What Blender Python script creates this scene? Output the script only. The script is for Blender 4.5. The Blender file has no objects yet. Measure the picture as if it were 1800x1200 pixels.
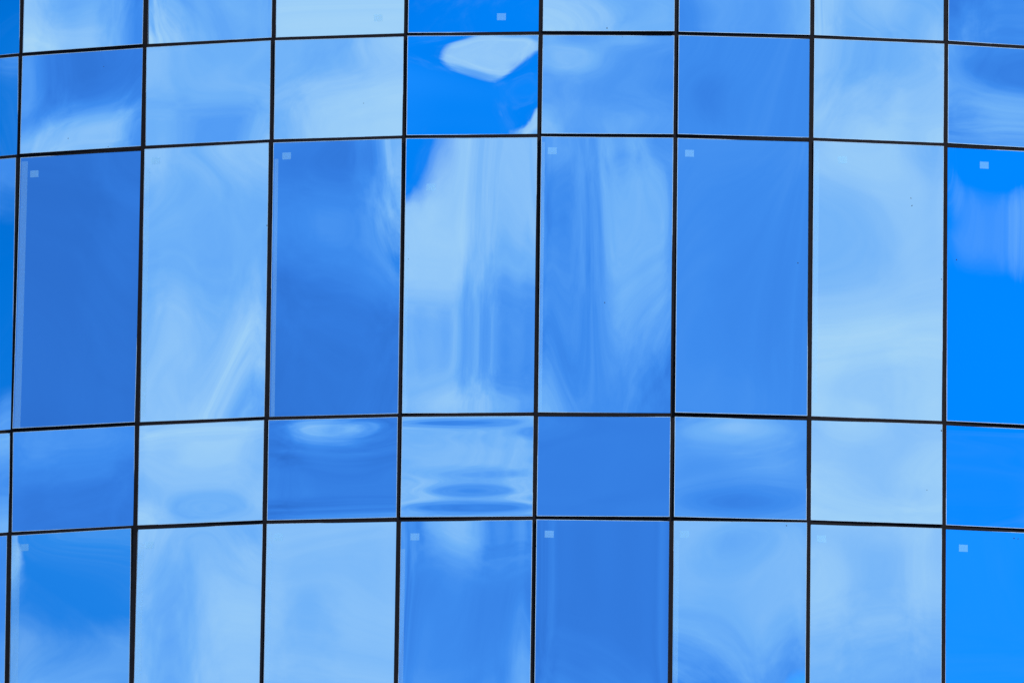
import bpy, math, random
import numpy as np

scene = bpy.context.scene
col = scene.collection

# ---------------------------------------------------------------- camera (telephoto, looking up at the facade)
CAM_Z = 1.7
PITCH, YAW, ROLL = 0.195574642, -0.0135783258, -0.0131030555
cam_data = bpy.data.cameras.new("camera")
cam_data.sensor_width = 36.0
cam_data.lens = 350.0
cam_data.clip_start = 0.5
cam_data.clip_end = 6000.0
cam = bpy.data.objects.new("camera", cam_data)
col.objects.link(cam)
scene.camera = cam

def camera_matrix():
    from mathutils import Matrix
    cy, sy, cp, sp, cr, sr = (math.cos(YAW), math.sin(YAW), math.cos(PITCH), math.sin(PITCH), math.cos(ROLL), math.sin(ROLL))
    ry = np.array([[cy, -sy, 0], [sy, cy, 0], [0, 0, 1]])
    rp = np.array([[1, 0, 0], [0, cp, sp], [0, -sp, cp]])
    rr = np.array([[cr, 0, -sr], [0, 1, 0], [sr, 0, cr]])
    m = rr @ rp @ ry                                     # rows: right, forward, up
    right, fwd, up = m
    return Matrix([[right[i], up[i], -fwd[i], (0, 0, CAM_Z)[i]] for i in range(3)] + [[0, 0, 0, 1]])

cam.matrix_world = camera_matrix()

scene.view_settings.view_transform = 'Standard'
scene.view_settings.look = 'None'
scene.view_settings.exposure = 0.0
scene.view_settings.gamma = 1.0

# ---------------------------------------------------------------- sky
SUN_EL, SUN_AZ = math.radians(42), math.radians(140)      # azimuth clockwise from +Y (the facade side)
world = bpy.data.worlds.new("World")
scene.world = world
world.use_nodes = True
nt = world.node_tree
nt.nodes.clear()

def node(tree, kind, **kw):
    n = tree.nodes.new(kind)
    for k, v in kw.items():
        if k.startswith('i_'):
            n.inputs[k[2:]].default_value = v
        else:
            setattr(n, k, v)
    return n

def noise(tree, vec, scale, detail, rough, dist=0.0, off=(0, 0, 0), stretch=(1, 1, 1)):
    m = node(tree, 'ShaderNodeMapping')
    m.inputs['Location'].default_value = off
    m.inputs['Scale'].default_value = stretch
    tree.links.new(vec, m.inputs['Vector'])
    n = node(tree, 'ShaderNodeTexNoise', i_Scale=scale, i_Detail=detail, i_Roughness=rough, i_Distortion=dist)
    tree.links.new(m.outputs[0], n.inputs['Vector'])
    return n.outputs['Fac']

def remap(tree, val, a, b, lo=0.0, hi=1.0, smooth=True):
    m = node(tree, 'ShaderNodeMapRange', interpolation_type='SMOOTHSTEP' if smooth else 'LINEAR')
    for k, v in (('From Min', a), ('From Max', b), ('To Min', lo), ('To Max', hi)):
        m.inputs[k].default_value = v
    tree.links.new(val, m.inputs['Value'])
    return m.outputs['Result']

def maths(tree, op, a, b):
    m = node(tree, 'ShaderNodeMath', operation=op)
    for s, v in ((0, a), (1, b)):
        if isinstance(v, (int, float)):
            m.inputs[s].default_value = v
        else:
            tree.links.new(v, m.inputs[s])
    return m.outputs[0]

sky = node(nt, 'ShaderNodeTexSky', sky_type='NISHITA', sun_disc=False, sun_elevation=SUN_EL, sun_rotation=SUN_AZ,
           altitude=2500.0, air_density=1.0, dust_density=0.0, ozone_density=5.0)
sat = node(nt, 'ShaderNodeHueSaturation', i_Hue=0.5, i_Saturation=1.42, i_Value=0.94)   # deep polarised blue
nt.links.new(sky.outputs[0], sat.inputs['Color'])
bg_sky = node(nt, 'ShaderNodeBackground', i_Strength=0.15)
nt.links.new(sat.outputs[0], bg_sky.inputs['Color'])

tc = node(nt, 'ShaderNodeTexCoord').outputs['Generated']
SQ = (1.0, 1.0, 1.7)                                       # clouds are flatter than wide
bank = noise(nt, tc, 5.5, 4.0, 0.46, 0.1, (3.1, 1.7, 0.4), SQ)      # where there is cloud at all
b1 = noise(nt, tc, 7.5, 4.0, 0.48, 0.3, (7.7, 2.2, 5.1), SQ)         # lit and shaded masses
b2 = noise(nt, tc, 34.0, 8.0, 0.62, 0.3, (0.3, 9.2, 4.4), SQ)        # small puffs and fibres
b3 = noise(nt, tc, 70.0, 4.0, 0.55, 0.4, (5.3, 0.8, 2.9), (1.0, 1.0, 0.30))   # falling wisps under the clouds
torn = maths(nt, 'ADD', bank, maths(nt, 'MULTIPLY', maths(nt, 'SUBTRACT', b2, 0.5), 0.045))
wisp = maths(nt, 'MULTIPLY', remap(nt, b2, 0.46, 0.78), 0.14)        # thin veil over the open blue
cover = maths(nt, 'MAXIMUM', remap(nt, torn, 0.446, 0.468), wisp)
bb = maths(nt, 'ADD', maths(nt, 'MULTIPLY', b1, 0.72), maths(nt, 'ADD', maths(nt, 'MULTIPLY', b2, 0.20), maths(nt, 'MULTIPLY', b3, 0.08)))
lit = remap(nt, bb, 0.33, 0.63, smooth=False)
ramp = node(nt, 'ShaderNodeValToRGB')
cr = ramp.color_ramp
cr.elements[0].position = 0.0; cr.elements[0].color = (0.058, 0.208, 0.570, 1)     # shaded cloud base, lit by the blue sky
cr.elements[1].position = 1.0; cr.elements[1].color = (1.24, 1.085, 0.945, 1)        # sunlit top
for pos, shade in (
        (0.233, (0.073, 0.246, 0.644, 1)),
        (0.341, (0.095, 0.31, 0.767, 1)),
        (0.448, (0.133, 0.397, 0.872, 1)),
        (0.555, (0.252, 0.518, 0.932, 1)),
        (0.663, (0.433, 0.667, 0.958, 1)),
        (0.770, (0.706, 0.817, 0.966, 1)),
        (0.885, (0.936, 0.945, 0.958, 1)),
        ):
    e = cr.elements.new(pos); e.color = shade
nt.links.new(lit, ramp.inputs[0])
bg_cloud = node(nt, 'ShaderNodeBackground', i_Strength=1.0)
nt.links.new(ramp.outputs[0], bg_cloud.inputs['Color'])
mix = node(nt, 'ShaderNodeMixShader')
nt.links.new(cover, mix.inputs[0])
nt.links.new(bg_sky.outputs[0], mix.inputs[1])
nt.links.new(bg_cloud.outputs[0], mix.inputs[2])
wout = node(nt, 'ShaderNodeOutputWorld')
nt.links.new(mix.outputs[0], wout.inputs['Surface'])

sun_data = bpy.data.lights.new("sun", 'SUN')
sun_data.energy = 4.5
sun_data.angle = math.radians(0.5)
sun_data.color = (1.0, 0.96, 0.90)
sun = bpy.data.objects.new("sun", sun_data)
col.objects.link(sun)
from mathutils import Vector
sun_dir = Vector((math.sin(SUN_AZ) * math.cos(SUN_EL), math.cos(SUN_AZ) * math.cos(SUN_EL), math.sin(SUN_EL)))
sun.rotation_euler = sun_dir.to_track_quat('Z', 'Y').to_euler()
sun.location = (40, -40, 60)


# out-of-plane bow of each pane in view: (order across, order up, micrometres) triples
BOW = {
 (0,0):(0,1,16514,0,2,-4289,0,3,1367,0,4,-303,0,5,-35,0,6,98,0,7,-72,1,0,12887,1,1,3240,1,2,-1733,1,3,693,1,4,-171,1,5,-28,1,6,70,1,7,-53,2,0,-294,2,1,588,2,2,-426,2,3,210,2,4,-56,2,5,-19,2,6,38,2,7,-30,3,0,-49,3,1,84,3,2,-68,3,3,34,3,4,-4,3,5,-12,4,0,-11,4,1,-13,4,2,17,4,3,-15,4,4,11,5,1,-24,5,2,29,5,3,-22,6,0,2,6,1,-18,6,2,22),
 (0,1):(0,1,-3889,0,2,-79,0,3,40,0,4,-36,0,5,33,0,6,-25,0,7,13,1,0,3901,1,1,524,1,2,-211,1,3,-9,1,4,98,1,5,-109,1,6,82,1,7,-47,2,0,-956,2,1,130,2,2,-71,2,3,44,2,4,-22,2,5,5,2,6,6,2,7,-11,3,0,-449,3,1,-3,3,2,52,3,3,-30,3,5,19,4,0,-459,4,1,83,4,2,10,4,3,-35,4,4,33,5,0,47,5,1,15,5,2,-34,5,3,33,6,0,130,6,1,-56,6,2,28),
 (0,2):(0,1,16514,0,2,-831,0,3,275,0,4,-65,0,5,-7,0,6,23,0,7,-20,1,0,10590,1,1,-1556,1,2,980,1,3,-530,1,4,256,1,5,-107,1,6,30,1,7,5,2,0,208,2,1,626,2,2,-529,2,3,337,2,4,-174,2,5,70,2,6,-15,2,7,-6,3,0,308,3,1,-122,3,2,94,3,3,-82,3,4,71,3,5,-59,4,0,-305,4,1,51,4,2,6,4,3,-13,4,4,4,5,0,293,5,1,-34,5,2,-41,5,3,54,6,0,-263,6,1,55,6,2,21),
 (0,3):(0,1,16514,0,2,-3559,0,3,994,0,4,-84,0,5,-162,0,6,151,0,7,-59,1,0,-7702,1,1,3,1,2,11,1,3,29,1,4,-34,1,5,19,1,7,-16,2,0,715,2,1,-65,2,2,32,2,3,-8,2,4,-6,2,5,12,2,6,-10,2,7,5,3,0,15,3,1,4,3,2,-7,3,3,6,3,4,-4,3,5,1,4,0,-17,4,1,-12,4,2,15,4,3,-9,5,0,4,5,2,0,5,3,-1,6,0,-3,6,1,-3,6,2,5),
 (0,4):(0,1,16514,0,2,-2711,0,3,889,0,4,-181,0,5,-70,0,6,129,0,7,-111,1,0,-15272,1,1,10452,1,2,-1140,1,3,-147,1,4,236,1,5,-145,1,6,62,1,7,-11,2,0,1285,2,1,-365,2,2,261,2,3,-144,2,4,52,2,5,2,2,6,-26,2,7,30,3,0,-7,3,1,-29,3,2,30,3,3,-21,3,4,10,3,5,-3,4,0,-12,4,1,3,4,2,1,4,3,-4,4,4,6,5,0,-32,5,1,16,5,2,-11,5,3,7,6,0,27,6,1,-10,6,2,3),
 (0,5):(0,1,-16514,0,2,4027,0,3,-1388,0,4,354,0,5,20,0,6,-116,0,7,101,1,0,15272,1,1,860,1,2,-872,1,3,497,1,4,-230,1,5,84,1,6,-16,1,7,-10,2,0,1533,2,1,-157,2,2,142,2,3,-111,2,4,80,2,5,-51,2,6,23,2,7,-2,3,0,-398,3,1,3,3,2,59,3,3,-68,3,4,60,3,5,-47,4,0,-39,4,1,42,4,2,-46,4,3,47,4,4,-44,5,0,87,5,1,-28,5,2,9,6,0,5,6,1,-1,6,2,2),
 (0,6):(0,1,-6424,0,2,136,0,3,-162,0,4,130,0,5,-74,0,6,24,0,7,13,1,0,-6028,1,1,-560,1,2,249,1,3,-98,1,4,26,1,5,1,1,6,-6,1,7,1,2,0,820,2,1,-66,2,2,20,2,3,-7,2,4,1,2,5,1,2,6,-1,2,7,1,3,0,-38,3,1,22,3,2,9,3,3,-12,3,4,7,3,5,-2,4,0,-179,4,1,31,4,2,1,4,3,-6,4,4,3,5,0,18,5,1,-11,5,2,8,5,3,-7,6,0,43,6,1,-8,6,2,-5),
 (0,7):(0,1,8534,0,2,107,0,3,-153,0,4,131,0,5,-90,0,6,50,0,7,-19,1,0,-9532,1,1,401,1,2,-252,1,3,131,1,4,-59,1,5,20,1,6,-2,1,7,-5,2,0,-154,2,1,-154,2,2,109,2,3,-45,2,4,-2,2,5,25,2,6,-28,2,7,21,3,0,208,3,1,-252,3,2,223,3,3,-156,3,4,85,3,5,-29,4,0,-364,4,1,88,4,2,-16,4,3,-11,4,4,20,5,0,315,5,1,-98,5,2,30,5,3,-2,6,0,-112,6,1,42,6,2,-17),
 (0,8):(0,1,13086,0,2,-103,0,3,131,0,4,-103,0,5,60,0,6,-18,0,7,-15,1,0,-11653,1,1,199,1,2,-77,1,3,2,1,4,24,1,5,-22,1,6,8,1,7,8,2,0,1846,2,1,-99,2,2,29,2,3,-3,2,4,-5,2,5,5,2,7,-5,3,0,-460,3,1,78,3,2,-14,3,4,0,3,5,2,4,0,212,4,1,-60,4,2,25,4,3,-14,4,4,11,5,1,7,5,2,-10,5,3,11,6,0,-119,6,1,45,6,2,-18),
 (1,0):(0,1,14075,0,2,771,0,3,68,0,4,100,0,5,2,0,6,-2,0,7,-9,1,0,-6908,1,1,2758,1,2,4,1,3,73,1,4,-9,1,5,11,1,6,-1,1,7,2,2,0,366,2,1,35,2,2,-96,2,3,6,2,4,-27,2,5,12,2,6,2,2,7,7,3,0,142,3,1,-288,3,2,4,3,3,-19,3,4,-4,3,5,8,4,0,64,4,1,-118,4,2,12,4,3,1,4,4,2,5,0,29,5,1,-9,5,2,3,5,3,4,6,0,1,6,1,20,6,2,-1),
 (1,1):(0,1,-928,0,2,-722,0,3,234,0,4,131,0,5,-65,0,6,-31,0,7,49,0,8,-23,0,9,-1,1,0,-10546,1,1,1280,1,2,-299,1,3,-149,1,4,91,1,5,11,1,6,-40,1,7,39,1,8,-22,1,9,-1,2,0,-561,2,1,178,2,2,437,2,3,-69,2,4,-85,2,5,18,2,6,46,2,7,-44,2,8,20,2,9,-3,3,0,391,3,1,290,3,2,-33,3,3,12,3,4,-10,3,5,-26,3,6,34,3,7,-19,3,8,-2,4,0,-261,4,1,100,4,2,-75,4,3,12,4,4,23,4,5,-3,4,6,-14,4,7,9,5,0,-159,5,1,-28,5,2,18,5,3,-11,5,4,6,5,5,1,5,6,-4,6,0,53,6,1,6,6,2,-8,6,3,-1,6,4,-1,6,5,2,7,0,18,7,1,-17,7,2,5,7,3,3,7,4,-1,8,0,27,8,1,-15,8,2,7,8,3,-2),
 (1,2):(0,1,13121,0,2,-253,0,3,146,0,4,130,0,5,-89,0,6,-30,0,7,25,0,8,-5,0,9,-11,1,0,10269,1,1,-424,1,2,-45,1,3,91,1,4,43,1,5,-25,1,6,-2,1,7,13,1,8,11,1,9,2,2,0,530,2,1,-171,2,2,71,2,3,-57,2,4,11,2,5,23,2,6,-4,2,7,-14,2,9,3,3,0,251,3,1,-125,3,2,146,3,3,-21,3,4,-27,3,5,3,3,6,8,3,7,-3,3,8,-2,4,0,42,4,1,-146,4,2,50,4,3,4,4,4,-8,4,5,-6,4,6,2,4,7,3,5,0,-6,5,1,-8,5,2,8,5,3,-12,5,4,3,5,5,4,5,6,-1,6,0,27,6,1,-1,6,2,10,6,3,-4,6,5,2,7,0,-9,7,1,-7,7,2,2,7,3,-2,7,4,-1,8,0,-19,8,1,13,8,2,2,8,3,-2),
 (1,3):(0,1,10008,0,2,1169,0,3,-34,0,4,-121,0,5,-7,0,6,32,0,7,8,0,8,-6,0,9,-5,1,0,-6304,1,1,-588,1,2,-94,1,3,-29,1,4,-25,1,5,-26,1,6,-1,1,7,14,1,8,4,1,9,-6,2,0,-35,2,1,111,2,2,-237,2,3,-64,2,4,-5,2,5,-12,2,6,-9,2,7,3,2,8,3,2,9,1,3,0,76,3,1,-187,3,2,-9,3,3,24,3,4,-15,3,5,-7,3,6,3,3,8,-1,4,0,-8,4,1,74,4,2,43,4,3,-24,4,4,5,4,5,11,4,6,2,4,7,-2,5,0,4,5,1,36,5,2,14,5,3,18,5,4,2,5,5,-1,5,6,1,6,0,49,6,1,-3,6,2,-4,6,3,6,6,4,5,6,5,0,7,0,-13,7,1,1,7,2,2,7,3,-4,7,4,-3,8,0,-4,8,1,-3,8,2,-2,8,3,0),
 (1,4):(0,1,12425,0,2,-587,0,3,-748,0,4,259,0,5,486,0,6,59,0,7,-149,0,8,31,0,9,65,1,0,-19853,1,1,-2284,1,2,1,1,3,122,1,4,239,1,5,-63,1,6,-263,1,7,-56,1,8,177,1,9,59,2,0,758,2,1,1139,2,2,1026,2,3,-313,2,4,-254,2,5,-18,2,6,60,2,7,48,2,8,27,2,9,-63,3,0,-983,3,1,330,3,2,726,3,3,-302,3,4,-90,3,5,68,3,6,102,3,7,-35,3,8,-36,4,0,164,4,1,-45,4,2,17,4,3,8,4,4,68,4,5,-72,4,6,-78,4,7,-51,5,0,134,5,1,-140,5,2,-219,5,3,151,5,4,128,5,5,-49,5,6,-64,6,0,78,6,1,-158,6,2,-72,6,3,122,6,4,64,6,5,34,7,0,79,7,1,-3,7,2,-19,7,3,29,7,4,-21,8,1,49,8,2,-6,8,3,-8),
 (1,5):(0,1,-9451,0,2,440,0,3,-128,0,4,23,0,5,56,0,6,-15,0,7,-16,0,8,10,0,9,8,1,0,1800,1,1,517,1,2,178,1,3,-19,1,4,-98,1,5,-51,1,6,-11,1,7,29,1,8,24,1,9,0,2,0,304,2,1,85,2,2,26,2,3,-38,2,4,-2,2,5,6,2,6,-1,2,7,-11,2,8,-4,2,9,-3,3,0,33,3,1,24,3,2,-176,3,3,90,3,4,67,3,5,21,3,6,-3,3,7,-11,3,8,-7,4,0,-8,4,1,15,4,2,36,4,3,-17,4,4,-17,4,5,-16,4,6,-2,5,0,-9,5,1,-18,5,2,54,5,3,-44,5,4,-17,5,5,-14,5,6,-2,6,0,-11,6,1,-5,6,2,-20,6,3,18,6,4,4,6,5,8,7,0,-1,7,1,9,7,2,-4,7,3,4,7,4,3,8,0,7,8,1,1,8,2,4,8,3,-2),
 (1,6):(0,1,-1231,0,2,398,0,3,-27,0,4,10,0,5,6,0,6,-3,0,7,-1,0,9,1,1,0,-14464,1,1,466,1,2,53,1,3,31,1,4,-13,1,5,-8,1,6,3,1,7,1,1,8,1,1,9,0,2,0,131,2,1,-98,2,2,29,2,3,5,2,4,-6,2,6,3,3,0,34,3,1,16,3,2,-20,3,3,-22,3,4,17,3,5,3,3,6,-4,3,8,-1,4,0,-1,4,1,-22,4,2,-8,4,3,13,4,4,-6,4,5,-1,4,6,1,5,0,-43,5,2,7,5,3,-1,5,4,-5,5,6,1,6,0,11,6,1,6,6,2,-4,6,3,-5,6,4,5,7,0,10,7,1,-4,7,2,-1,7,3,3,7,4,-1,8,0,-8,8,1,1,8,2,2),
 (1,7):(0,1,8178,0,2,-107,0,3,62,0,4,39,0,5,15,0,6,9,0,7,-25,0,8,-3,0,9,9,1,0,21,1,1,801,1,2,90,1,3,-33,1,4,-22,1,5,23,1,6,5,1,7,-13,1,8,-1,1,9,4,2,0,-276,2,1,106,2,2,183,2,3,4,2,4,-14,2,5,-1,2,6,-3,2,7,1,2,8,1,2,9,-3,3,0,135,3,1,149,3,2,19,3,3,56,3,4,6,3,5,-16,3,6,7,3,7,8,3,8,-2,4,0,18,4,1,25,4,2,10,4,3,25,4,4,-7,4,5,11,4,6,-1,4,7,-3,5,0,38,5,1,-9,5,2,-16,5,3,-5,5,4,7,5,5,1,5,6,-1,6,0,-11,6,1,-18,6,2,3,6,3,-8,6,4,-1,6,5,-4,7,0,-26,7,1,-6,7,3,-3,8,0,12,8,1,5,8,2,-3,8,3,-1),
 (1,8):(0,1,-1306,0,2,-921,0,3,478,0,4,-13,0,5,63,0,6,-32,0,7,-30,0,8,21,0,9,-2,1,0,1758,1,1,-471,1,2,-316,1,3,30,1,4,96,1,5,-29,1,6,-8,1,7,2,1,8,2,1,9,3,2,0,917,2,1,61,2,2,228,2,3,-19,2,4,-93,2,5,9,2,6,27,2,7,6,2,8,-11,2,9,-4,3,0,-288,3,1,97,3,2,-41,3,3,-60,3,4,47,3,5,8,3,6,-23,3,7,-2,3,8,7,4,0,-38,4,1,-97,4,2,-27,4,3,59,4,4,-12,4,5,-19,4,6,9,4,7,-1,5,0,70,5,1,50,5,2,27,5,3,-26,5,4,-1,5,5,18,6,0,-18,6,1,-12,6,2,-12,6,3,8,6,4,2,6,5,-8,7,0,-10,7,1,-3,7,2,2,7,3,-4,8,0,8,8,1,6,8,2,1,8,3,3),
 (2,0):(0,1,16514,0,2,-860,0,3,-198,0,4,-42,0,5,136,0,6,26,0,7,-18,1,0,-4603,1,1,1317,1,2,-447,1,3,-206,1,4,-34,1,5,113,1,6,23,1,7,-10,2,0,480,2,1,758,2,2,-171,2,3,-154,2,4,-22,2,5,81,2,6,17,2,7,-1,3,0,-30,3,1,312,3,2,-56,3,3,-91,3,4,-13,3,5,56,4,0,-36,4,1,74,4,2,-6,4,3,-43,4,4,-7,5,0,-16,5,1,-33,5,2,15,5,3,-12,6,0,22,6,1,-63,6,2,21),
 (2,1):(0,1,-21468,0,2,2273,0,3,-403,0,4,-65,0,5,-2,0,6,23,0,7,8,0,8,10,0,9,2,0,11,1,1,0,-17858,1,1,-799,1,2,-235,1,3,196,1,4,18,1,5,-4,1,6,9,1,7,3,1,8,3,1,9,-2,1,10,-1,2,0,276,2,1,-272,2,2,10,2,3,57,2,4,1,2,5,-10,2,6,-6,2,7,-2,2,8,-1,3,0,-98,3,1,-109,3,2,-11,3,3,10,3,4,5,3,5,-7,3,6,-4,3,7,1,3,8,1,3,9,1,4,0,54,4,1,22,4,2,1,4,3,1,4,4,-2,4,5,-2,4,6,1,4,7,2,4,8,1,5,0,43,5,1,14,5,2,-3,5,3,1,5,4,-2,5,5,-1,5,6,1,6,2,-1,6,3,1,6,4,0,6,5,-1,7,0,-12,7,1,-5,7,3,1),
 (2,2):(0,1,11792,0,2,2998,0,3,-437,0,4,526,0,5,46,0,6,-94,0,7,86,0,8,22,0,9,-50,0,10,-3,0,11,-4,1,0,12134,1,1,-1896,1,2,2914,1,3,-34,1,4,-13,1,5,-101,1,6,3,1,7,19,1,8,-28,1,9,-9,1,10,18,1,11,-6,2,0,1316,2,1,-1165,2,2,984,2,3,-241,2,4,-102,2,5,140,2,6,2,2,7,-29,2,8,-18,2,9,-8,2,10,7,2,11,-4,3,0,387,3,1,-465,3,2,326,3,3,107,3,4,-248,3,5,97,3,6,1,3,7,-29,3,8,3,3,9,-4,3,10,6,4,0,35,4,1,-97,4,2,-364,4,3,195,4,4,-22,4,5,-68,4,6,45,4,7,22,4,8,-18,5,0,-192,5,1,225,5,2,-40,5,3,-54,5,4,38,5,5,11,5,6,-2,6,0,-74,6,1,108,6,2,124,6,3,-49,6,4,-4,6,5,12,7,0,22,7,1,-19,7,2,20,7,3,-30),
 (2,3):(0,1,16514,0,2,1547,0,3,682,0,4,724,0,5,-36,0,6,-222,0,7,-83,0,8,9,0,9,13,0,10,8,0,11,12,1,0,6500,1,1,-1278,1,2,131,1,3,326,1,4,84,1,5,-107,1,6,1,1,7,42,1,8,26,1,9,-19,1,10,-15,1,11,4,2,0,93,2,1,-1215,2,2,-221,2,3,-26,2,4,-26,2,5,-28,2,6,40,2,7,45,2,8,1,2,9,-16,2,10,-2,2,11,4,3,0,-166,3,1,-819,3,2,-337,3,3,87,3,4,64,3,5,-5,3,6,-5,3,7,13,3,8,-1,3,9,-4,3,10,-2,4,0,-121,4,1,-275,4,2,-75,4,3,66,4,4,60,4,5,3,4,6,-15,4,7,3,4,8,7,5,0,10,5,1,5,5,2,21,5,3,51,5,4,22,5,5,-10,5,6,-11,6,0,53,6,1,96,6,2,52,6,3,16,6,4,-10,6,5,-13,7,0,11,7,1,39,7,2,27,7,3,-2),
 (2,4):(0,1,10828,0,2,1612,0,3,-194,0,4,623,0,5,-195,0,6,-83,0,7,37,0,8,48,0,9,21,0,10,-51,0,11,23,1,0,-15180,1,1,-1352,1,2,-433,1,3,-214,1,4,119,1,5,-27,1,6,37,1,7,-9,1,8,-59,1,9,10,1,10,-7,1,11,-8,2,0,4883,2,1,-157,2,2,-53,2,3,334,2,4,-95,2,5,-24,2,6,-73,2,7,35,2,8,32,2,9,-3,2,10,17,2,11,-13,3,0,520,3,1,-201,3,2,-178,3,3,106,3,4,-4,3,5,50,3,6,-20,3,7,-21,3,8,-6,3,9,-17,3,10,6,3,11,8,4,0,-890,4,1,48,4,2,132,4,3,-36,4,4,58,4,5,-34,4,6,-14,4,7,15,4,8,2,4,9,4,5,0,-355,5,1,-36,5,2,-33,5,3,-97,5,4,16,5,5,3,5,6,8,5,7,1,5,8,9,6,0,284,6,1,-30,6,2,-31,6,3,30,6,4,13,6,5,-15,6,6,-23,6,7,-9,7,0,172,7,1,-28,7,2,-58,7,3,23,7,4,-6,7,5,15,7,6,9,8,0,-84,8,1,-4,8,2,18,8,3,3,8,4,3,8,5,-5,9,0,-99,9,1,-1,9,2,-14,9,3,3),
 (2,5):(0,1,21468,0,2,1267,0,3,-280,0,4,103,0,5,-135,0,6,-149,0,7,28,0,8,47,0,9,4,0,10,9,0,11,9,1,0,-16192,1,1,1974,1,2,35,1,3,34,1,4,354,1,5,-157,1,6,-108,1,7,26,1,8,-6,1,9,-8,1,10,6,1,11,5,2,0,2727,2,1,1823,2,2,-1835,2,3,-85,2,4,62,2,5,-31,2,6,4,2,7,-4,2,8,5,2,9,5,2,10,5,2,11,1,3,0,-839,3,1,-607,3,2,4,3,3,-151,3,4,-4,3,5,51,3,6,-4,3,7,31,3,8,2,3,9,5,3,10,4,4,0,-606,4,1,-27,4,2,76,4,3,-50,4,4,42,4,5,10,4,6,17,4,7,-7,4,8,4,5,0,317,5,1,77,5,2,16,5,3,66,5,4,11,5,5,11,5,6,-12,6,0,178,6,1,37,6,2,70,6,3,15,6,4,14,6,5,-10,7,0,-216,7,1,-32,7,2,44,7,3,21),
 (2,6):(0,1,-16514,0,2,3146,0,3,-157,0,4,11,0,5,-7,0,6,-12,0,7,3,0,8,3,0,9,4,0,10,2,0,11,1,1,0,-15098,1,1,533,1,2,166,1,3,-25,1,4,-28,1,5,-10,1,8,-1,1,9,1,2,0,566,2,1,41,2,2,-2,2,3,51,2,4,16,2,5,6,2,6,1,2,7,-3,2,9,-1,3,0,-171,3,1,60,3,2,19,3,3,5,3,4,10,3,5,2,3,6,2,3,7,2,3,8,1,4,0,-64,4,1,-6,4,2,-5,4,3,-5,4,4,2,4,6,1,5,0,2,5,1,1,5,2,-6,5,3,-1,5,4,-1,5,5,1,6,0,-18,6,1,-3,6,2,-1,6,4,-1,7,0,-10,7,1,2,7,3,-1),
 (2,7):(0,1,11710,0,2,1032,0,3,975,0,4,334,0,5,-267,0,6,32,0,7,7,0,8,-28,0,9,0,0,10,6,0,11,23,1,0,-2420,1,1,1142,1,2,-87,1,3,-369,1,4,-112,1,5,-6,1,6,-23,1,7,1,1,8,15,1,9,10,1,10,1,1,11,-4,2,0,955,2,1,-176,2,2,-108,2,3,-263,2,4,-79,2,5,33,2,6,-10,2,7,12,2,8,10,2,9,0,2,10,-1,2,11,-4,3,0,68,3,1,-197,3,2,58,3,3,43,3,4,-6,3,5,1,3,6,3,3,7,-1,3,8,-3,3,9,-3,4,0,-53,4,1,-1,4,2,21,4,3,53,4,4,5,4,5,-2,4,6,6,4,7,-1,4,8,-2,5,0,-21,5,1,69,5,2,27,5,3,1,5,4,5,5,5,3,5,6,1,6,0,22,6,1,22,6,2,3,6,3,-8,6,4,2,6,5,2,7,0,9,7,1,3,7,2,-3),
 (2,8):(0,1,-12049,0,2,2061,0,3,290,0,4,557,0,5,25,0,6,-94,0,7,-25,0,8,39,0,9,-50,0,10,-82,0,11,22,1,0,15272,1,1,541,1,2,-688,1,3,151,1,4,13,1,5,24,1,6,34,1,7,8,1,8,-30,1,9,-18,1,10,4,1,11,-1,2,0,-2624,2,1,253,2,2,-65,2,3,-156,2,4,-165,2,5,-46,2,6,8,2,7,20,2,8,23,2,9,41,2,10,31,2,11,-9,3,0,-1397,3,1,-192,3,2,10,3,3,17,3,4,67,3,5,35,3,6,-7,3,7,-22,3,8,-11,3,9,-11,3,10,-13,4,0,32,4,1,97,4,2,114,4,3,54,4,5,-20,4,6,-12,4,7,-6,4,8,-9,5,0,226,5,1,-83,5,2,-101,5,3,-49,5,4,-15,5,5,3,5,6,19,6,0,41,6,1,57,6,2,33,6,3,16,6,4,13,6,5,10,7,0,-1,7,1,-3,7,3,1),
 (3,0):(0,1,10892,0,2,305,0,3,453,0,4,-10,0,5,-75,0,6,30,0,7,17,1,0,-6702,1,1,-53,1,2,-11,1,3,150,1,4,2,1,5,-37,1,6,18,1,7,11,2,0,158,2,1,-83,2,2,-51,2,3,46,2,4,7,2,5,-18,2,6,10,2,7,7,3,0,39,3,1,-42,3,2,-37,3,3,9,3,4,7,3,5,-8,4,0,9,4,1,-20,4,2,-19,4,3,-1,4,4,5,5,0,-1,5,1,-9,5,2,-6,5,3,-3,6,0,-3,6,1,-4,6,2,1),
 (3,1):(0,1,14195,0,2,-130,0,3,-57,0,4,13,0,5,21,0,6,13,0,7,4,0,8,7,0,9,2,1,0,-10898,1,1,317,1,2,-68,1,3,-12,1,4,30,1,5,14,1,6,13,1,7,-1,1,8,-6,1,9,-3,2,0,443,2,1,90,2,2,94,2,3,-3,2,4,32,2,5,4,2,6,-4,2,7,-5,2,8,-2,2,9,1,3,0,-61,3,1,-11,3,2,-23,3,3,-11,3,4,-12,3,5,-7,3,6,-4,3,7,1,4,0,-4,4,1,15,4,2,24,4,3,3,4,4,-10,4,5,-2,4,6,-1,4,7,2,5,0,-60,5,1,-33,5,2,3,5,3,2,5,4,8,5,5,4,6,0,17,6,1,6,6,2,-5,6,3,-6,6,5,1,7,0,21,7,1,13,7,2,4,7,3,-1,7,4,-4,8,0,-7,8,1,-5,8,3,2),
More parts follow.
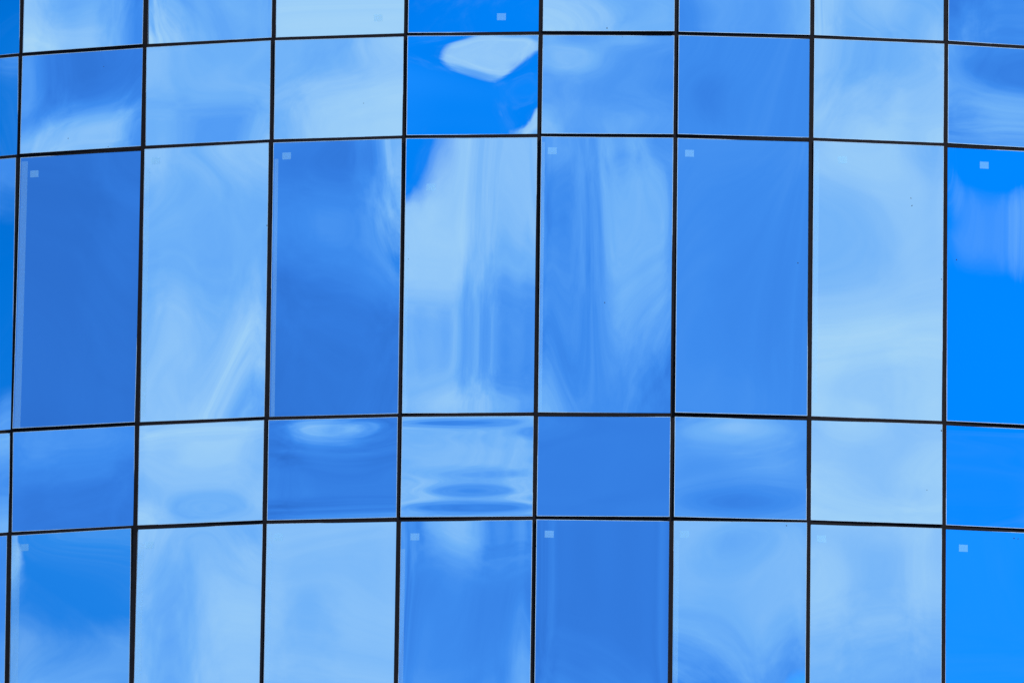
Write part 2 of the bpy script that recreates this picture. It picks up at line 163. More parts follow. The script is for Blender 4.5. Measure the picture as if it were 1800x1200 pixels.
 (3,2):(0,1,2410,0,2,-391,0,3,-263,0,4,-33,0,5,-126,0,6,-21,0,7,10,0,8,32,0,9,29,1,0,14722,1,1,-48,1,2,5,1,3,290,1,4,-69,1,5,-24,1,6,-23,1,7,-16,1,8,19,1,9,18,2,0,751,2,1,-53,2,2,318,2,3,-285,2,4,-67,2,5,56,2,6,-13,2,7,-7,2,8,-14,2,9,-16,3,0,-54,3,1,-228,3,2,157,3,3,123,3,4,-45,3,5,10,3,6,-19,3,7,-3,3,8,16,4,0,-133,4,1,45,4,2,-29,4,3,46,4,4,1,4,5,-11,4,6,-1,4,7,-6,5,0,21,5,1,-43,5,2,-11,5,3,-8,5,4,18,5,5,9,5,6,3,6,0,28,6,1,-11,6,2,11,6,3,8,6,4,-9,6,5,-2,7,0,-21,7,1,3,7,2,-23,7,3,2,7,4,6,8,0,24,8,1,18,8,2,1,8,3,-14),
 (3,3):(0,1,7220,0,2,-975,0,3,-1185,0,4,372,0,5,123,0,6,310,0,7,42,0,8,-7,0,9,33,1,0,-880,1,1,-218,1,2,-128,1,3,-79,1,4,3,1,5,-33,1,6,-96,1,7,-31,1,8,-37,1,9,13,2,0,681,2,1,727,2,2,596,2,3,212,2,4,-59,2,5,-103,2,6,-51,2,7,-19,2,8,-8,2,9,15,3,0,443,3,1,352,3,2,151,3,3,12,3,4,-30,3,5,-13,3,6,27,3,7,-2,3,8,12,4,0,-189,4,1,-136,4,2,-44,4,3,44,4,4,49,4,5,41,4,6,21,4,7,6,5,0,4,5,1,-42,5,2,-21,5,3,-12,5,4,3,5,5,2,5,6,-3,6,0,23,6,1,-4,6,2,-19,6,3,-26,6,4,-20,6,5,-15,7,0,-43,7,1,-22,7,2,-12,7,3,1,7,4,2,8,0,22,8,1,12,8,2,5,8,3,2),
 (3,4):(0,1,-1450,0,2,132,0,3,369,0,4,55,0,5,101,0,6,-22,0,7,-136,0,8,46,0,9,-150,0,10,-17,0,11,-10,0,12,-39,0,13,101,0,14,-23,0,15,-4,0,16,90,0,17,-61,0,18,-23,0,19,20,0,20,-29,0,21,-22,0,22,15,1,0,-9060,1,1,998,1,2,161,1,3,-121,1,4,14,1,5,-81,1,6,-78,1,7,38,1,8,87,1,9,48,1,10,59,1,11,13,1,12,-17,1,13,-21,1,14,-42,1,15,-10,1,16,11,1,17,-1,1,18,24,1,19,10,1,20,3,1,21,-4,2,0,324,2,1,-1023,2,2,974,2,3,-398,2,4,-467,2,5,207,2,6,-69,2,7,-87,2,8,94,2,9,106,2,10,-4,2,11,49,2,12,-9,2,13,-85,2,14,14,2,15,-21,2,16,-14,2,17,28,2,18,33,2,19,-12,2,20,-6,3,0,-326,3,1,24,3,2,119,3,3,17,3,4,21,3,5,16,3,6,-35,3,7,-31,3,8,19,3,9,4,3,10,6,3,11,27,3,12,-33,3,13,-21,3,14,3,3,15,-12,3,16,4,4,0,-66,4,1,221,4,2,107,4,3,-71,4,4,83,4,5,-65,4,6,-105,4,7,51,4,8,-21,4,9,14,4,10,50,4,11,-19,4,12,5,5,0,58,5,1,22,5,2,59,5,3,-4,5,4,-14,5,5,8,5,6,-6,5,7,-10),
 (3,5):(0,1,-16012,0,2,478,0,3,41,0,4,2,0,5,-2,0,6,-4,0,7,-11,0,8,2,1,0,5189,1,1,-9,1,2,-73,1,3,-42,1,4,-11,1,5,5,1,6,10,1,7,7,1,8,3,1,9,-1,2,0,773,2,1,63,2,2,39,2,3,21,2,4,8,2,5,-3,2,6,-4,2,7,-3,2,8,-1,3,0,-8,3,1,-16,3,2,-4,3,3,-1,3,4,1,3,5,0,4,0,14,4,1,-5,4,2,-11,4,3,-8,4,4,-4,4,5,-1,4,6,1,4,7,1,5,0,2,5,1,6,5,2,7,5,3,6,5,4,3,5,5,1,5,6,-1,6,0,-1,6,1,-2,6,2,-3,6,3,-2,6,4,-1,7,0,1,7,1,1,7,3,0,8,0,-1,8,2,1,8,3,1),
 (3,6):(0,1,-13065,0,2,-219,0,3,-28,0,4,86,0,5,-32,0,6,58,0,7,16,0,8,-18,0,9,3,1,0,-14069,1,1,260,1,2,57,1,3,-78,1,4,-5,1,5,-15,1,6,-7,1,7,3,1,8,1,1,9,-2,2,0,641,2,1,-34,2,2,371,2,3,32,2,4,-22,2,5,16,2,6,-1,2,7,9,2,8,-3,2,9,-7,3,0,43,3,1,77,3,2,18,3,3,-57,3,4,-8,3,5,18,3,6,2,3,7,-11,3,8,-1,4,0,82,4,1,12,4,2,-28,4,3,-23,4,4,1,4,5,4,4,6,-14,4,7,-6,5,0,35,5,1,33,5,2,-7,5,4,9,5,5,-1,6,0,-24,6,1,-8,6,2,-1,6,3,10,6,4,6,6,5,-1,7,0,-15,7,1,-9,7,2,2,7,4,-3,8,0,-2,8,1,-1,8,2,-2,8,3,-4),
 (3,7):(0,1,-10347,0,2,219,0,3,145,0,4,-51,0,5,32,0,6,5,0,7,-24,0,8,9,0,9,1,1,0,9801,1,1,-73,1,2,130,1,3,-112,1,4,-94,1,5,26,1,6,4,1,7,5,1,8,4,1,9,-1,2,0,594,2,1,330,2,2,-157,2,3,-109,2,4,20,2,5,-3,2,6,2,2,7,5,2,8,-1,2,9,1,3,0,-169,3,1,141,3,2,59,3,3,47,3,4,21,3,5,-15,3,6,-1,3,7,7,4,0,-5,4,1,-59,4,2,-3,4,3,15,4,4,-7,4,5,-4,4,6,-1,4,7,1,5,0,14,5,1,-19,5,2,-7,5,3,-8,5,4,-8,5,5,-2,5,6,-1,6,0,18,6,1,1,6,2,4,6,3,7,6,4,4,6,5,1,7,0,-1,7,1,-1,7,2,0,7,3,-1,7,4,1,8,0,-1,8,2,1),
 (3,8):(0,1,-8143,0,2,364,0,3,87,0,4,33,0,5,61,0,6,34,0,7,29,0,8,30,0,9,23,1,0,12748,1,1,-50,1,2,-140,1,3,56,1,4,-14,1,5,7,1,6,-9,1,7,-1,1,8,-9,1,9,-7,2,0,573,2,1,64,2,2,-40,2,3,10,2,5,-11,2,6,-2,2,7,-6,2,8,-1,2,9,-1,3,0,-123,3,1,28,3,2,1,3,3,-19,3,4,1,3,5,-6,3,6,3,3,7,2,3,8,3,4,0,-36,4,1,2,4,2,7,4,3,-1,4,4,2,4,5,6,4,6,0,4,7,1,5,0,8,5,1,-7,5,2,1,5,3,4,5,4,-2,5,5,0,5,6,-1,6,0,13,6,1,-4,6,2,1,6,3,1,7,0,3,7,2,-1,7,3,-1,7,4,0,8,0,-1,8,1,2,8,2,-1,8,3,-1),
 (4,0):(0,1,16514,0,2,415,0,3,-65,0,4,31,0,5,66,0,6,21,0,7,-14,1,0,-302,1,1,1056,1,2,172,1,3,-37,1,4,23,1,5,48,1,6,14,1,7,-12,2,0,-510,2,1,227,2,2,44,2,3,-15,2,4,15,2,5,27,2,6,6,2,7,-10,3,0,120,3,1,51,3,2,6,3,3,-6,3,4,9,3,5,14,4,0,26,4,1,7,4,2,-4,4,3,-3,4,4,6,5,0,6,5,1,-5,5,2,-7,5,3,-2,6,0,1,6,1,-7,6,2,-6),
 (4,1):(0,1,20065,0,2,3263,0,3,1871,0,4,539,0,5,154,0,6,145,0,7,97,0,8,-2,0,9,-58,0,10,-63,0,11,-49,1,0,19853,1,1,3476,1,2,-111,1,3,661,1,4,152,1,5,-69,1,6,59,1,7,87,1,8,-26,1,9,-88,1,10,-41,1,11,20,2,0,907,2,1,-31,2,2,199,2,3,21,2,4,-206,2,5,-175,2,6,-50,2,7,-14,2,8,-33,2,9,-18,2,10,19,2,11,23,3,0,-29,3,1,-120,3,2,-109,3,3,-65,3,4,-24,3,5,-5,3,6,14,3,7,32,3,8,30,3,9,10,3,10,-2,4,0,33,4,1,108,4,2,135,4,3,98,4,4,37,4,5,5,4,6,8,4,7,15,4,8,5,5,0,8,5,1,-59,5,2,-46,5,3,-26,5,4,-22,5,5,-16,5,6,-4,6,0,-10,6,1,37,6,2,15,6,3,1,6,4,14,6,5,16,7,0,3,7,1,-5,7,2,1,7,3,-8),
 (4,2):(0,1,-13987,0,2,616,0,3,241,0,4,-13,0,5,-29,0,6,15,0,7,21,0,8,3,0,9,-7,0,10,-6,0,11,-4,1,0,10648,1,1,1083,1,2,265,1,3,-41,1,4,-70,1,5,-47,1,6,-28,1,7,-11,1,8,3,1,9,8,1,10,6,1,11,2,2,0,1859,2,1,-771,2,2,-599,2,3,-327,2,4,-123,2,5,1,2,6,52,2,7,48,2,8,21,2,10,-5,2,11,-3,3,0,238,3,1,-86,3,2,-39,3,3,22,3,4,28,3,5,6,3,6,-9,3,7,-9,3,8,-4,3,9,-1,4,0,-415,4,1,128,4,2,154,4,3,60,4,4,-8,4,5,-18,4,6,-4,4,7,5,4,8,3,5,0,51,5,1,35,5,2,8,5,3,-7,5,5,8,5,6,7,6,0,97,6,1,-15,6,2,-24,6,3,-5,6,4,4,6,5,1,7,0,-54,7,1,-1,7,2,10,7,3,2),
 (4,3):(0,1,-13571,0,2,656,0,3,311,0,4,10,0,5,-62,0,6,-27,0,7,3,0,8,5,0,9,-2,0,10,-3,0,11,1,1,0,-13345,1,1,-370,1,2,47,1,3,167,1,4,101,1,5,15,1,6,-19,1,7,-17,1,8,-7,1,9,-3,1,10,-1,2,0,880,2,1,-86,2,2,-47,2,3,-2,2,4,18,2,5,22,2,6,15,2,7,3,2,8,-5,2,9,-5,2,10,-1,2,11,1,3,0,100,3,1,-67,3,2,-33,3,3,2,3,4,7,3,5,3,3,6,6,3,7,9,3,8,6,3,9,0,3,10,-2,4,0,-105,4,1,81,4,2,71,4,3,15,4,4,-19,4,5,-20,4,6,-6,4,7,4,4,8,4,5,0,22,5,1,3,5,2,1,5,3,2,5,5,-1,5,6,-1,6,0,38,6,1,-11,6,2,-21,6,3,-12,6,4,-1,6,5,4,7,0,-20,7,1,-6,7,2,3,7,3,4),
 (4,4):(0,1,-15919,0,2,2244,0,3,1170,0,4,314,0,5,78,0,6,22,0,7,-43,0,8,-65,0,9,-26,0,10,9,0,11,12,1,0,8875,1,1,403,1,2,-38,1,3,113,1,4,201,1,5,74,1,6,-58,1,7,-72,1,8,-26,1,9,-1,1,10,-4,1,11,-7,2,0,706,2,1,68,2,2,-133,2,3,-110,2,4,-24,2,5,-9,2,6,-21,2,7,-5,2,8,18,2,9,14,2,10,-5,2,11,-13,3,0,-51,3,1,-696,3,2,-330,3,3,27,3,4,113,3,5,53,3,6,6,3,7,6,3,8,12,3,9,4,3,10,-6,4,0,543,4,1,48,4,2,33,4,3,61,4,4,36,4,5,-2,4,6,-13,4,7,-9,4,8,-9,5,0,-58,5,1,-8,5,2,68,5,3,77,5,4,16,5,5,-35,5,6,-36,6,0,32,6,1,18,6,2,-8,6,3,-29,6,4,-24,7,0,-197,7,1,-16,7,2,-10,7,3,-40),
 (4,5):(0,1,5281,0,2,1452,0,3,684,0,4,45,0,5,-90,0,6,-20,0,7,20,0,8,7,0,9,-6,0,10,-3,0,11,2,1,0,-19853,1,1,-2228,1,2,1527,1,3,-200,1,4,-219,1,5,45,1,6,57,1,7,-7,1,8,-17,1,9,2,1,10,5,1,11,-1,2,0,937,2,1,147,2,2,-22,2,3,-54,2,4,-7,2,5,17,2,6,5,2,7,-7,2,8,-5,2,9,1,2,10,2,3,0,-297,3,1,-83,3,2,4,3,3,34,3,4,18,3,5,-5,3,6,-8,3,7,-1,3,8,3,3,9,1,3,10,-2,4,0,158,4,1,71,4,3,-27,4,4,-11,4,5,5,4,6,4,4,7,-1,4,8,-2,5,0,-237,5,1,-63,5,2,9,5,3,25,5,4,9,5,5,-5,5,6,-3,6,0,77,6,1,23,6,2,-1,6,3,-8,6,4,-5,6,5,0,7,0,-114,7,1,-22,7,2,7,7,3,8),
 (4,6):(0,1,31377,0,2,6089,0,3,-447,0,4,-278,0,5,145,0,6,58,0,7,-62,0,8,-39,0,9,7,0,10,4,0,11,-5,1,0,29016,1,1,10702,1,2,-6676,1,3,676,1,4,938,1,5,-123,1,6,-211,1,7,23,1,8,53,1,9,-13,1,10,-19,1,11,10,2,0,834,2,1,30,2,2,-97,2,3,-195,2,4,-141,2,5,-11,2,6,50,2,7,32,2,8,11,2,9,16,2,10,16,3,0,5,3,1,185,3,2,24,3,3,-23,3,4,12,3,5,2,3,6,-32,3,7,-27,3,8,4,3,9,14,3,10,3,4,0,-83,4,1,144,4,2,20,4,3,-22,4,4,26,4,5,30,4,6,-5,4,7,-14,5,0,24,5,1,-71,5,2,-30,5,3,-2,5,4,-1,5,5,15,5,6,26,6,0,61,6,1,-56,6,2,-40,6,3,-2,6,4,6,6,5,0,7,0,21,7,1,-18,7,2,-3,7,3,13),
 (4,7):(0,1,-11364,0,2,209,0,3,215,0,4,202,0,5,126,0,6,7,0,7,-61,0,8,-42,0,9,6,0,10,19,0,11,2,1,0,12321,1,1,790,1,2,-100,1,3,-145,1,4,5,1,5,26,1,6,-13,1,7,-20,1,8,-1,1,9,8,1,10,5,1,11,3,2,0,754,2,1,-142,2,2,-132,2,3,-21,2,4,62,2,5,63,2,6,22,2,7,-8,2,8,-14,2,9,-8,2,10,-3,2,11,-1,3,0,-446,3,1,-57,3,2,58,3,3,57,3,4,13,3,5,-5,3,6,3,3,7,7,3,8,2,3,9,-1,4,0,-93,4,1,-54,4,2,-26,4,3,-19,4,4,-23,4,5,-15,4,6,2,4,7,9,4,8,6,5,0,94,5,1,13,5,2,-11,5,3,-14,5,4,-7,5,5,1,5,6,5,6,0,16,6,1,6,6,2,3,6,3,5,6,4,5,6,5,2,7,0,15,7,1,-7,7,2,-7,7,3,-1),
 (4,8):(0,1,-12454,0,2,1368,0,3,684,0,4,63,0,5,-94,0,6,-26,0,7,26,0,8,13,0,9,-9,0,10,-7,0,11,4,1,0,10802,1,1,-148,1,2,-254,1,3,-107,1,4,20,1,5,34,1,6,1,1,7,-12,1,8,-3,1,9,5,1,10,2,1,11,-2,2,0,645,2,1,-15,2,2,-49,2,3,-42,2,4,-17,2,5,3,2,6,6,2,7,1,2,8,-2,2,9,-1,2,10,1,2,11,0,3,0,-25,3,1,25,3,2,18,3,3,2,3,4,-6,3,5,-5,3,6,0,3,7,2,3,8,1,3,9,-1,3,10,-1,4,0,5,4,1,9,4,2,11,4,3,8,4,4,3,4,6,-1,5,1,-10,5,2,-6,5,3,1,5,4,3,5,5,1,5,6,-1,6,0,-2,6,1,-2,6,2,-2,6,3,-2,6,4,-1,7,0,-1,7,1,3,7,2,2,7,3,-1),
}
STICKERS = [   # (row, bay), centre across and up in half widths and half heights of the pane
    ((0, 3), 0.572, -0.867),
    ((0, 4), 0.412, -0.875),
    ((2, 1), -0.736, 0.861),
    ((2, 2), -0.794, 0.899),
    ((2, 3), -0.764, 0.887),
    ((2, 4), -0.590, 0.633),
    ((2, 5), -0.806, 0.884),
    ((2, 6), -0.792, 0.878),
    ((2, 7), -0.539, 0.858),
    ((2, 8), -0.410, 0.869),
    ((4, 1), -0.755, 0.895),
    ((4, 2), -0.775, 0.869),
    ((4, 3), -0.791, 0.891),
    ((4, 4), -0.757, 0.875),
    ((4, 5), -0.782, 0.883),
    ((4, 6), -0.813, 0.891),
    ((4, 7), -0.805, 0.884),
    ((4, 8), -0.702, 0.855),
]
SPECKS = [     # (row, bay), place across and up, radius in millimetres: specks of dirt on the glass
    ((0, 5), -0.024, -0.965, 6),
    ((1, 5), 0.204, 0.933, 4),
    ((1, 1), 0.343, 0.650, 4),
    ((1, 3), 0.378, -0.311, 4),
    ((2, 2), 0.958, 0.389, 7),
    ((2, 5), -0.012, -0.200, 6),
    ((2, 7), 0.484, 0.602, 6),
    ((2, 7), 0.501, 0.549, 6),
    ((2, 7), 0.947, 0.028, 5),
    ((2, 4), -0.911, 0.118, 4),
    ((4, 6), 0.672, 0.962, 6),
    ((4, 8), 0.062, 0.944, 8),
    ((4, 8), 0.122, 0.941, 6),
    ((2, 6), 0.818, 0.108, 6),
    ((2, 8), -0.823, 0.177, 7),
    ((3, 7), 0.957, 0.843, 9),
    ((3, 7), 0.742, -0.314, 4),
    ((1, 1), -0.201, -0.723, 5),
    ((1, 1), 0.444, -0.935, 5),
]
EDGE_GLOWS = [      # painted edge glow: (row, bay), distance from the left edge of the glass, width, lower and upper end as fractions of the height
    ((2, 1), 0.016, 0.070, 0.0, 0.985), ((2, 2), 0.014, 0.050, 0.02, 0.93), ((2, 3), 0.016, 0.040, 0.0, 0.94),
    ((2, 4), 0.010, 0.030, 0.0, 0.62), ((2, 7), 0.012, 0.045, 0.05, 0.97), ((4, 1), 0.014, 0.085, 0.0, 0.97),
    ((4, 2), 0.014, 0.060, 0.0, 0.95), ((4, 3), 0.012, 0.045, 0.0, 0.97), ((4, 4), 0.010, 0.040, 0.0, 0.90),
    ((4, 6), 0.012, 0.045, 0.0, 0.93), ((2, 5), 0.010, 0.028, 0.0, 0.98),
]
PANE_LABEL = {
    (1, 4): "deep blue pane reflecting a pale lens-shaped cloud",
    (3, 4): "pane with rippled horizontal lens-shaped reflections",
    (2, 4): "tall pane reflecting pale cloud with a deep blue corner",
    (2, 1): "tall dark slate blue pane with a lighter strip along its left edge",
    (0, 3): "palest nearly white pane at the top",
    (2, 8): "tall deep azure pane at the right",
    (2, 5): "tall mid blue pane reflecting an upright pale cloud on its right half",
    (4, 5): "evenly dark blue pane in the bottom row",
}

# ---------------------------------------------------------------- materials
def material(name):
    m = bpy.data.materials.new(name)
    m.use_nodes = True
    t = m.node_tree
    return m, t, t.nodes['Principled BSDF']

def glass_material():
    m, t, p = material("blue_mirror_glass")
    p.inputs['Base Color'].default_value = (0.36, 0.66, 0.98, 1)     # blue metallic solar coating
    p.inputs['Metallic'].default_value = 1.0
    p.inputs['Roughness'].default_value = 0.0
    return m

def rubber_material():
    m, t, p = material("dark_joint_sealant")
    tc_ = node(t, 'ShaderNodeTexCoord').outputs['Object']
    n = noise(t, tc_, 9.0, 4.0, 0.6)
    r = node(t, 'ShaderNodeValToRGB')
    r.color_ramp.elements[0].position = 0.35; r.color_ramp.elements[0].color = (0.0045, 0.0036, 0.0055, 1)
    r.color_ramp.elements[1].position = 0.70; r.color_ramp.elements[1].color = (0.0085, 0.0066, 0.0095, 1)
    t.links.new(n, r.inputs[0])
    t.links.new(r.outputs[0], p.inputs['Base Color'])
    p.inputs['Roughness'].default_value = 0.75
    p.inputs['Specular IOR Level'].default_value = 0.15
    return m

def translucent_material(name, colour, amount, rough=0.5):
    m, t, p = material(name)
    p.inputs['Base Color'].default_value = colour
    p.inputs['Roughness'].default_value = rough
    p.inputs['Specular IOR Level'].default_value = 0.1
    tr = node(t, 'ShaderNodeBsdfTransparent')
    mx = node(t, 'ShaderNodeMixShader')
    mx.inputs[0].default_value = amount
    t.links.new(tr.outputs[0], mx.inputs[1])
    t.links.new(p.outputs[0], mx.inputs[2])
    t.links.new(mx.outputs[0], t.nodes['Material Output'].inputs['Surface'])
    return m

def plain(name, colour, rough=0.8, scale=3.0, spread=0.25):
    m, t, p = material(name)
    tc_ = node(t, 'ShaderNodeTexCoord').outputs['Object']
    n = noise(t, tc_, scale, 5.0, 0.6)
    r = node(t, 'ShaderNodeValToRGB')
    r.color_ramp.elements[0].position = 0.3; r.color_ramp.elements[0].color = tuple(c * (1 - spread) for c in colour) + (1,)
    r.color_ramp.elements[1].position = 0.7; r.color_ramp.elements[1].color = tuple(c * (1 + spread) for c in colour) + (1,)
    t.links.new(n, r.inputs[0])
    t.links.new(r.outputs[0], p.inputs['Base Color'])
    p.inputs['Roughness'].default_value = rough
    return m

M_GLASS = glass_material()
M_RUBBER = rubber_material()
M_SEAL = plain("pale_glass_edge", (0.36, 0.54, 0.72), 0.35, 6.0, 0.2)
M_STICKER = translucent_material("pale_blue_film_sticker", (0.42, 0.82, 1.0, 1), 0.24, 0.5)
M_EDGE_GLOW = translucent_material("pale_edge_glow", (0.45, 0.82, 1.0, 1), 0.15, 0.5)  # pale tint imitating the reflected glow along the left pane edges
M_CORE = plain("dark_concrete", (0.03, 0.03, 0.035))
M_GROUND = plain("asphalt", (0.05, 0.05, 0.052), 0.9, 0.4)
M_DIRT = plain("dark_dirt", (0.02, 0.02, 0.02))

# ---------------------------------------------------------------- layout of the curved curtain wall
BAY = 1.4
STEP = 0.0811825344                                   # turn from bay to bay
TH0 = -0.388786795
DIST = 99.9585356
RAD = BAY / (2 * math.sin(STEP / 2))
TALL, LOW = 2.91136835, 1.079835                      # heights of the vision and spandrel panes
Z_REF = 23.0507148 + CAM_Z                            # joint above the upper visible spandrel row
ROW_TOP = {}
z = Z_REF + TALL + LOW
for r_ in range(-1, 8):
    ROW_TOP[r_] = z
    z -= LOW if r_ % 2 else TALL
V_JOINT, H_JOINT = 0.044, 0.038

def corner(k):
    th = TH0 + STEP * k
    return np.array([RAD * math.sin(th), DIST + RAD * (1 - math.cos(th))])

def mesh_object(name, verts, faces, mat, parent=None, smooth=False):
    me = bpy.data.meshes.new(name)
    me.from_pydata([tuple(map(float, v)) for v in verts], [], faces)
    me.update()
    if smooth is True:
        me.polygons.foreach_set('use_smooth', [True] * len(me.polygons))
    me.materials.append(mat)
    o = bpy.data.objects.new(name, me)
    col.objects.link(o)
    if parent is not None:
        o.parent = parent
    return o

def box(name, x0, x1, y0, y1, z0, z1, mat, parent, bevel=0.0):
    v = [(x, y, z) for z in (z0, z1) for y in (y0, y1) for x in (x0, x1)]
    f = [(0, 2, 3, 1), (4, 5, 7, 6), (0, 1, 5, 4), (2, 6, 7, 3), (0, 4, 6, 2), (1, 3, 7, 5)]
    return mesh_object(name, v, f, mat, parent)

# ---------------------------------------------------------------- ground
ground = mesh_object("ground", [(-3000, -3000, 0), (3000, -3000, 0), (3000, 3000, 0), (-3000, 3000, 0)], [(0, 1, 2, 3)], M_GROUND)
ground["kind"] = "structure"

# ---------------------------------------------------------------- the tower
tower = bpy.data.objects.new("glass_tower", None)
tower.location = (0, DIST + RAD, 0)
col.objects.link(tower)
tower["label"] = "curved office tower wall of blue mirror glass panes with thin black joints"
tower["category"] = "building"
ORG = np.array([0.0, DIST + RAD, 0.0])

# concrete drum behind the glass
n_seg = 96
rc = RAD - 0.30
ztop = ROW_TOP[-1] - 0.02
vs = [(rc * math.cos(2 * math.pi * i / n_seg), rc * math.sin(2 * math.pi * i / n_seg), h) for h in (0.0, ztop) for i in range(n_seg)]
fs = [(i, (i + 1) % n_seg, n_seg + (i + 1) % n_seg, n_seg + i) for i in range(n_seg)] + [tuple(range(n_seg, 2 * n_seg))]
mesh_object("core", vs, fs, M_CORE, tower)

C_RANGE = range(-2, 12)
R_RANGE = range(-1, 6)
rng = random.Random(4)

def legendre(n, x):
    P = [np.ones_like(x), x]
    for k in range(1, n):
        P.append(((2 * k + 1) * x * P[k] - k * P[k - 1]) / (k + 1))
    return P

def bow(coefs, s, t):
    """out-of-plane bow (metres) of a pane at s, t in -1..1"""
    na = max(a for a, b, c in coefs); nb = max(b for a, b, c in coefs)
    P, Q = legendre(max(na, 1), s), legendre(max(nb, 1), t)
    h = np.zeros_like(s)
    for a, b, c in coefs:
        h = h + c * P[a] * Q[b]
    return h

def pane_coefs(r, c):
    if (r, c) in BOW:
        raw = BOW[(r, c)]
        return [(a, b, v * 1e-6) for a, b, v in zip(raw[0::3], raw[1::3], raw[2::3])]
    out = []
    for a, b, amp in ((1, 0, 0.006), (0, 1, 0.008), (2, 0, 0.003), (0, 2, 0.004), (1, 1, 0.002), (1, 2, 0.001), (2, 1, 0.001), (3, 0, 0.0006), (0, 3, 0.0008)):
        out.append((a, b, rng.uniform(-amp, amp)))
    return out

def pane_frame(r, c):
    a, b = corner(c - 1), corner(c)
    U = np.append((b - a) / np.linalg.norm(b - a), 0.0)
    V = np.array([0, 0, 1.0])
    N = np.cross(U, V)
    z1, z0 = ROW_TOP[r], ROW_TOP[r + 1]
    ctr = np.append((a + b) / 2, (z0 + z1) / 2)
    return ctr, U, V, N, BAY / 2, (z1 - z0) / 2

def basis_matrix(ctr, U, V, N):
    from mathutils import Matrix
    o = ctr - ORG
    return Matrix([[U[i], V[i], N[i], o[i]] for i in range(3)] + [[0, 0, 0, 1]])

def place(o, mat):
    o.matrix_local = mat

def strip(name, x0, x1, y0, y1, hfun, lift, mat, parent, nx=1, ny=1):
    """thin sheet lying on the bowed glass between x0..x1, y0..y1 (pane coordinates)"""
    xs, ys = np.linspace(x0, x1, nx + 1), np.linspace(y0, y1, ny + 1)
    v, f = [], []
    for y in ys:
        for x in xs:
            v.append((x, y, hfun(x, y) + lift))
    w = nx + 1
    for j in range(ny):
        for i in range(nx):
            k = j * w + i
            f.append((k, k + 1, k + w + 1, k + w))
    return mesh_object(name, v, f, mat, parent)

panes = {}
for r in R_RANGE:
    for c in C_RANGE:
        ctr, U, V, N, hw, hh = pane_frame(r, c)
        cf = pane_coefs(r, c)
        pw, ph = hw - V_JOINT / 2, hh - H_JOINT / 2
        tall = r % 2 == 0
        seen = (r, c) in BOW
        nx, ny = ((32, 48) if tall else (36, 30)) if seen else (14, 18)
        if (r, c) == (3, 4):
            ny = 120
        xs, ys = np.linspace(-pw, pw, nx + 1), np.linspace(-ph, ph, ny + 1)
        X, Y = np.meshgrid(xs, ys)
        Zh = bow(cf, X / hw, Y / hh)
        off = np.concatenate([Zh[0], Zh[-1], Zh[:, 0], Zh[:, -1]]).mean()
        cf = cf + [(0, 0, -off)]                      # the rim of the glass stays in the plane of the wall
        Zh = Zh - off
        verts = np.stack([X, Y, Zh], -1).reshape(-1, 3).tolist()
        w = nx + 1
        faces = [(j * w + i, j * w + i + 1, (j + 1) * w + i + 1, (j + 1) * w + i) for j in range(ny) for i in range(nx)]
        n_front = len(faces)
        # edges of the glass unit, turned back behind the face
        ring = [i for i in range(w)] + [j * w + nx for j in range(1, ny + 1)] + [ny * w + i for i in range(nx - 1, -1, -1)] + [j * w for j in range(ny - 1, 0, -1)]
        b0 = len(verts)
        for k in ring:
            verts.append(list(verts[k]))
        b1_ = len(verts)
        for k in ring:
            verts.append([verts[k][0], verts[k][1], verts[k][2] - 0.032])
        m_ = len(ring)
        for i in range(m_):
            j = (i + 1) % m_
            faces.append((b0 + j, b0 + i, b1_ + i, b1_ + j))
        o = mesh_object("pane", verts, faces, M_GLASS, tower)
        o.data.polygons.foreach_set('use_smooth', [i < n_front for i in range(len(faces))])
        o.matrix_local = basis_matrix(ctr, U, V, N)
        panes[(r, c)] = (o, cf, hw, hh, pw, ph)
        if (r, c) in PANE_LABEL:
            o["label"] = PANE_LABEL[(r, c)]
        # pale polished edge line round the pane
        if seen:
            e = 0.0045
            hf = lambda x, y: float(bow(cf, np.array(x / hw), np.array(y / hh)))
            outer = [(x, -pw_y) for x, pw_y in ((xx, ph) for xx in np.linspace(-pw, pw, 9))]
            outer += [(pw, y) for y in np.linspace(-ph, ph, 13)[1:]]
            outer += [(x, ph) for x in np.linspace(pw, -pw, 9)[1:]]
            outer += [(-pw, y) for y in np.linspace(ph, -ph, 13)[1:-1]]
            v, f = [], []
            for (x, y) in outer:
                xi, yi = max(-pw + e, min(pw - e, x)), max(-ph + e, min(ph - e, y))
                v.append((x, y, hf(x, y) + 0.0015)); v.append((xi, yi, hf(xi, yi) + 0.0015))
            n_ = len(outer)
            for i in range(n_):
                j = (i + 1) % n_
                f.append((2 * i, 2 * j, 2 * j + 1, 2 * i + 1))
            mesh_object("edge_seal", v, f, M_SEAL, o)

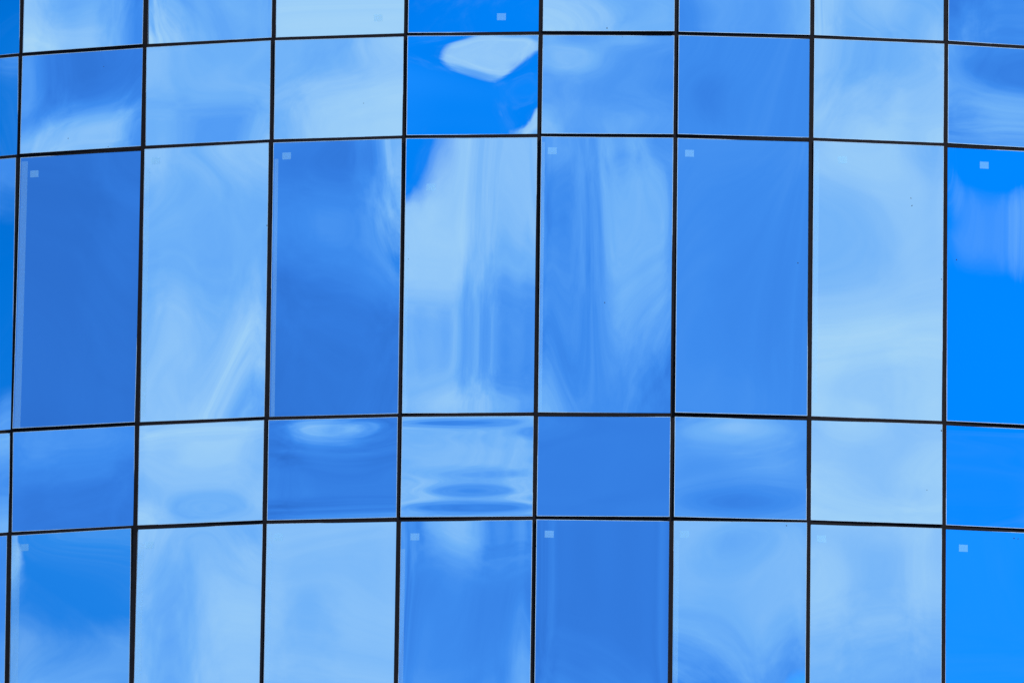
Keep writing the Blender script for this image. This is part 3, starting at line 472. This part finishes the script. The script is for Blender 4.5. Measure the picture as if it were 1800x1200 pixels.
# ---------------------------------------------------------------- stickers and painted edge glow on the panes
def at_pane(rc_, u, v):
    o, cf, hw, hh, pw, ph = panes[rc_]
    return u * hw, v * hh
for rc_, u, v in STICKERS:
    o, cf, hw, hh, pw, ph = panes[rc_]
    x, y = u * hw, v * hh
    hf = lambda a, b: float(bow(cf, np.array(a / hw), np.array(b / hh)))
    s = strip("sticker", x - 0.046, x + 0.046, y - 0.036, y + 0.036, hf, 0.006, M_STICKER, o, 3, 3)
for rc_, x0, wd, y0, y1 in EDGE_GLOWS:
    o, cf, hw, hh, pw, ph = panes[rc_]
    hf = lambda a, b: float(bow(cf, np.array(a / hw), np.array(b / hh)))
    s = strip("edge_glow", -pw + x0, -pw + x0 + wd, -ph + y0 * 2 * ph, -ph + y1 * 2 * ph, hf, 0.004, M_EDGE_GLOW, o, 1, 20)

for rc_, u, v, mm in SPECKS:
    o, cf, hw, hh, pw, ph = panes[rc_]
    x, y = u * hw, v * hh
    base = float(bow(cf, np.array(u), np.array(v)))
    rad = [mm * 0.001 * rng.uniform(0.6, 1.2) for k in range(7)]
    vv = [(x + rad[k] * math.cos(k * 0.8976), y + 1.3 * rad[k] * math.sin(k * 0.8976), base + 0.001) for k in range(7)] + [(x, y, base + 0.006)]
    mesh_object("dirt_speck", vv, [(k, (k + 1) % 7, 7) for k in range(7)], M_DIRT, o)

# ---------------------------------------------------------------- joints: upright bars and one short bar per bay and row
zb, zt_ = ROW_TOP[6], ROW_TOP[-1]
for k in range(C_RANGE[0] - 1, C_RANGE[-1] + 1):
    p = corner(k)
    th = TH0 + STEP * k
    o = box("mullion", -V_JOINT / 2 - 0.001, V_JOINT / 2 + 0.001, zb - zb, zt_ - zb, -0.14, -0.008, M_RUBBER, tower)
    from mathutils import Matrix
    Ux, Nn = (math.cos(th), math.sin(th)), (math.sin(th), -math.cos(th))
    d = p - ORG[:2]
    o.matrix_local = Matrix([[Ux[0], 0, Nn[0], d[0]], [Ux[1], 0, Nn[1], d[1]], [0, 1, 0, zb], [0, 0, 0, 1]])
for r in range(-1, 7):
    for c in C_RANGE:
        ctr, U, V, N, hw, hh = pane_frame(min(r, 5), c)
        ctr = ctr.copy(); ctr[2] = ROW_TOP[r]
        o = box("transom", -hw + V_JOINT / 2 + 0.002, hw - V_JOINT / 2 - 0.002, -H_JOINT / 2 - 0.001, H_JOINT / 2 + 0.001, -0.14, -0.010, M_RUBBER, tower)
        o.matrix_local = basis_matrix(ctr, U, V, N)
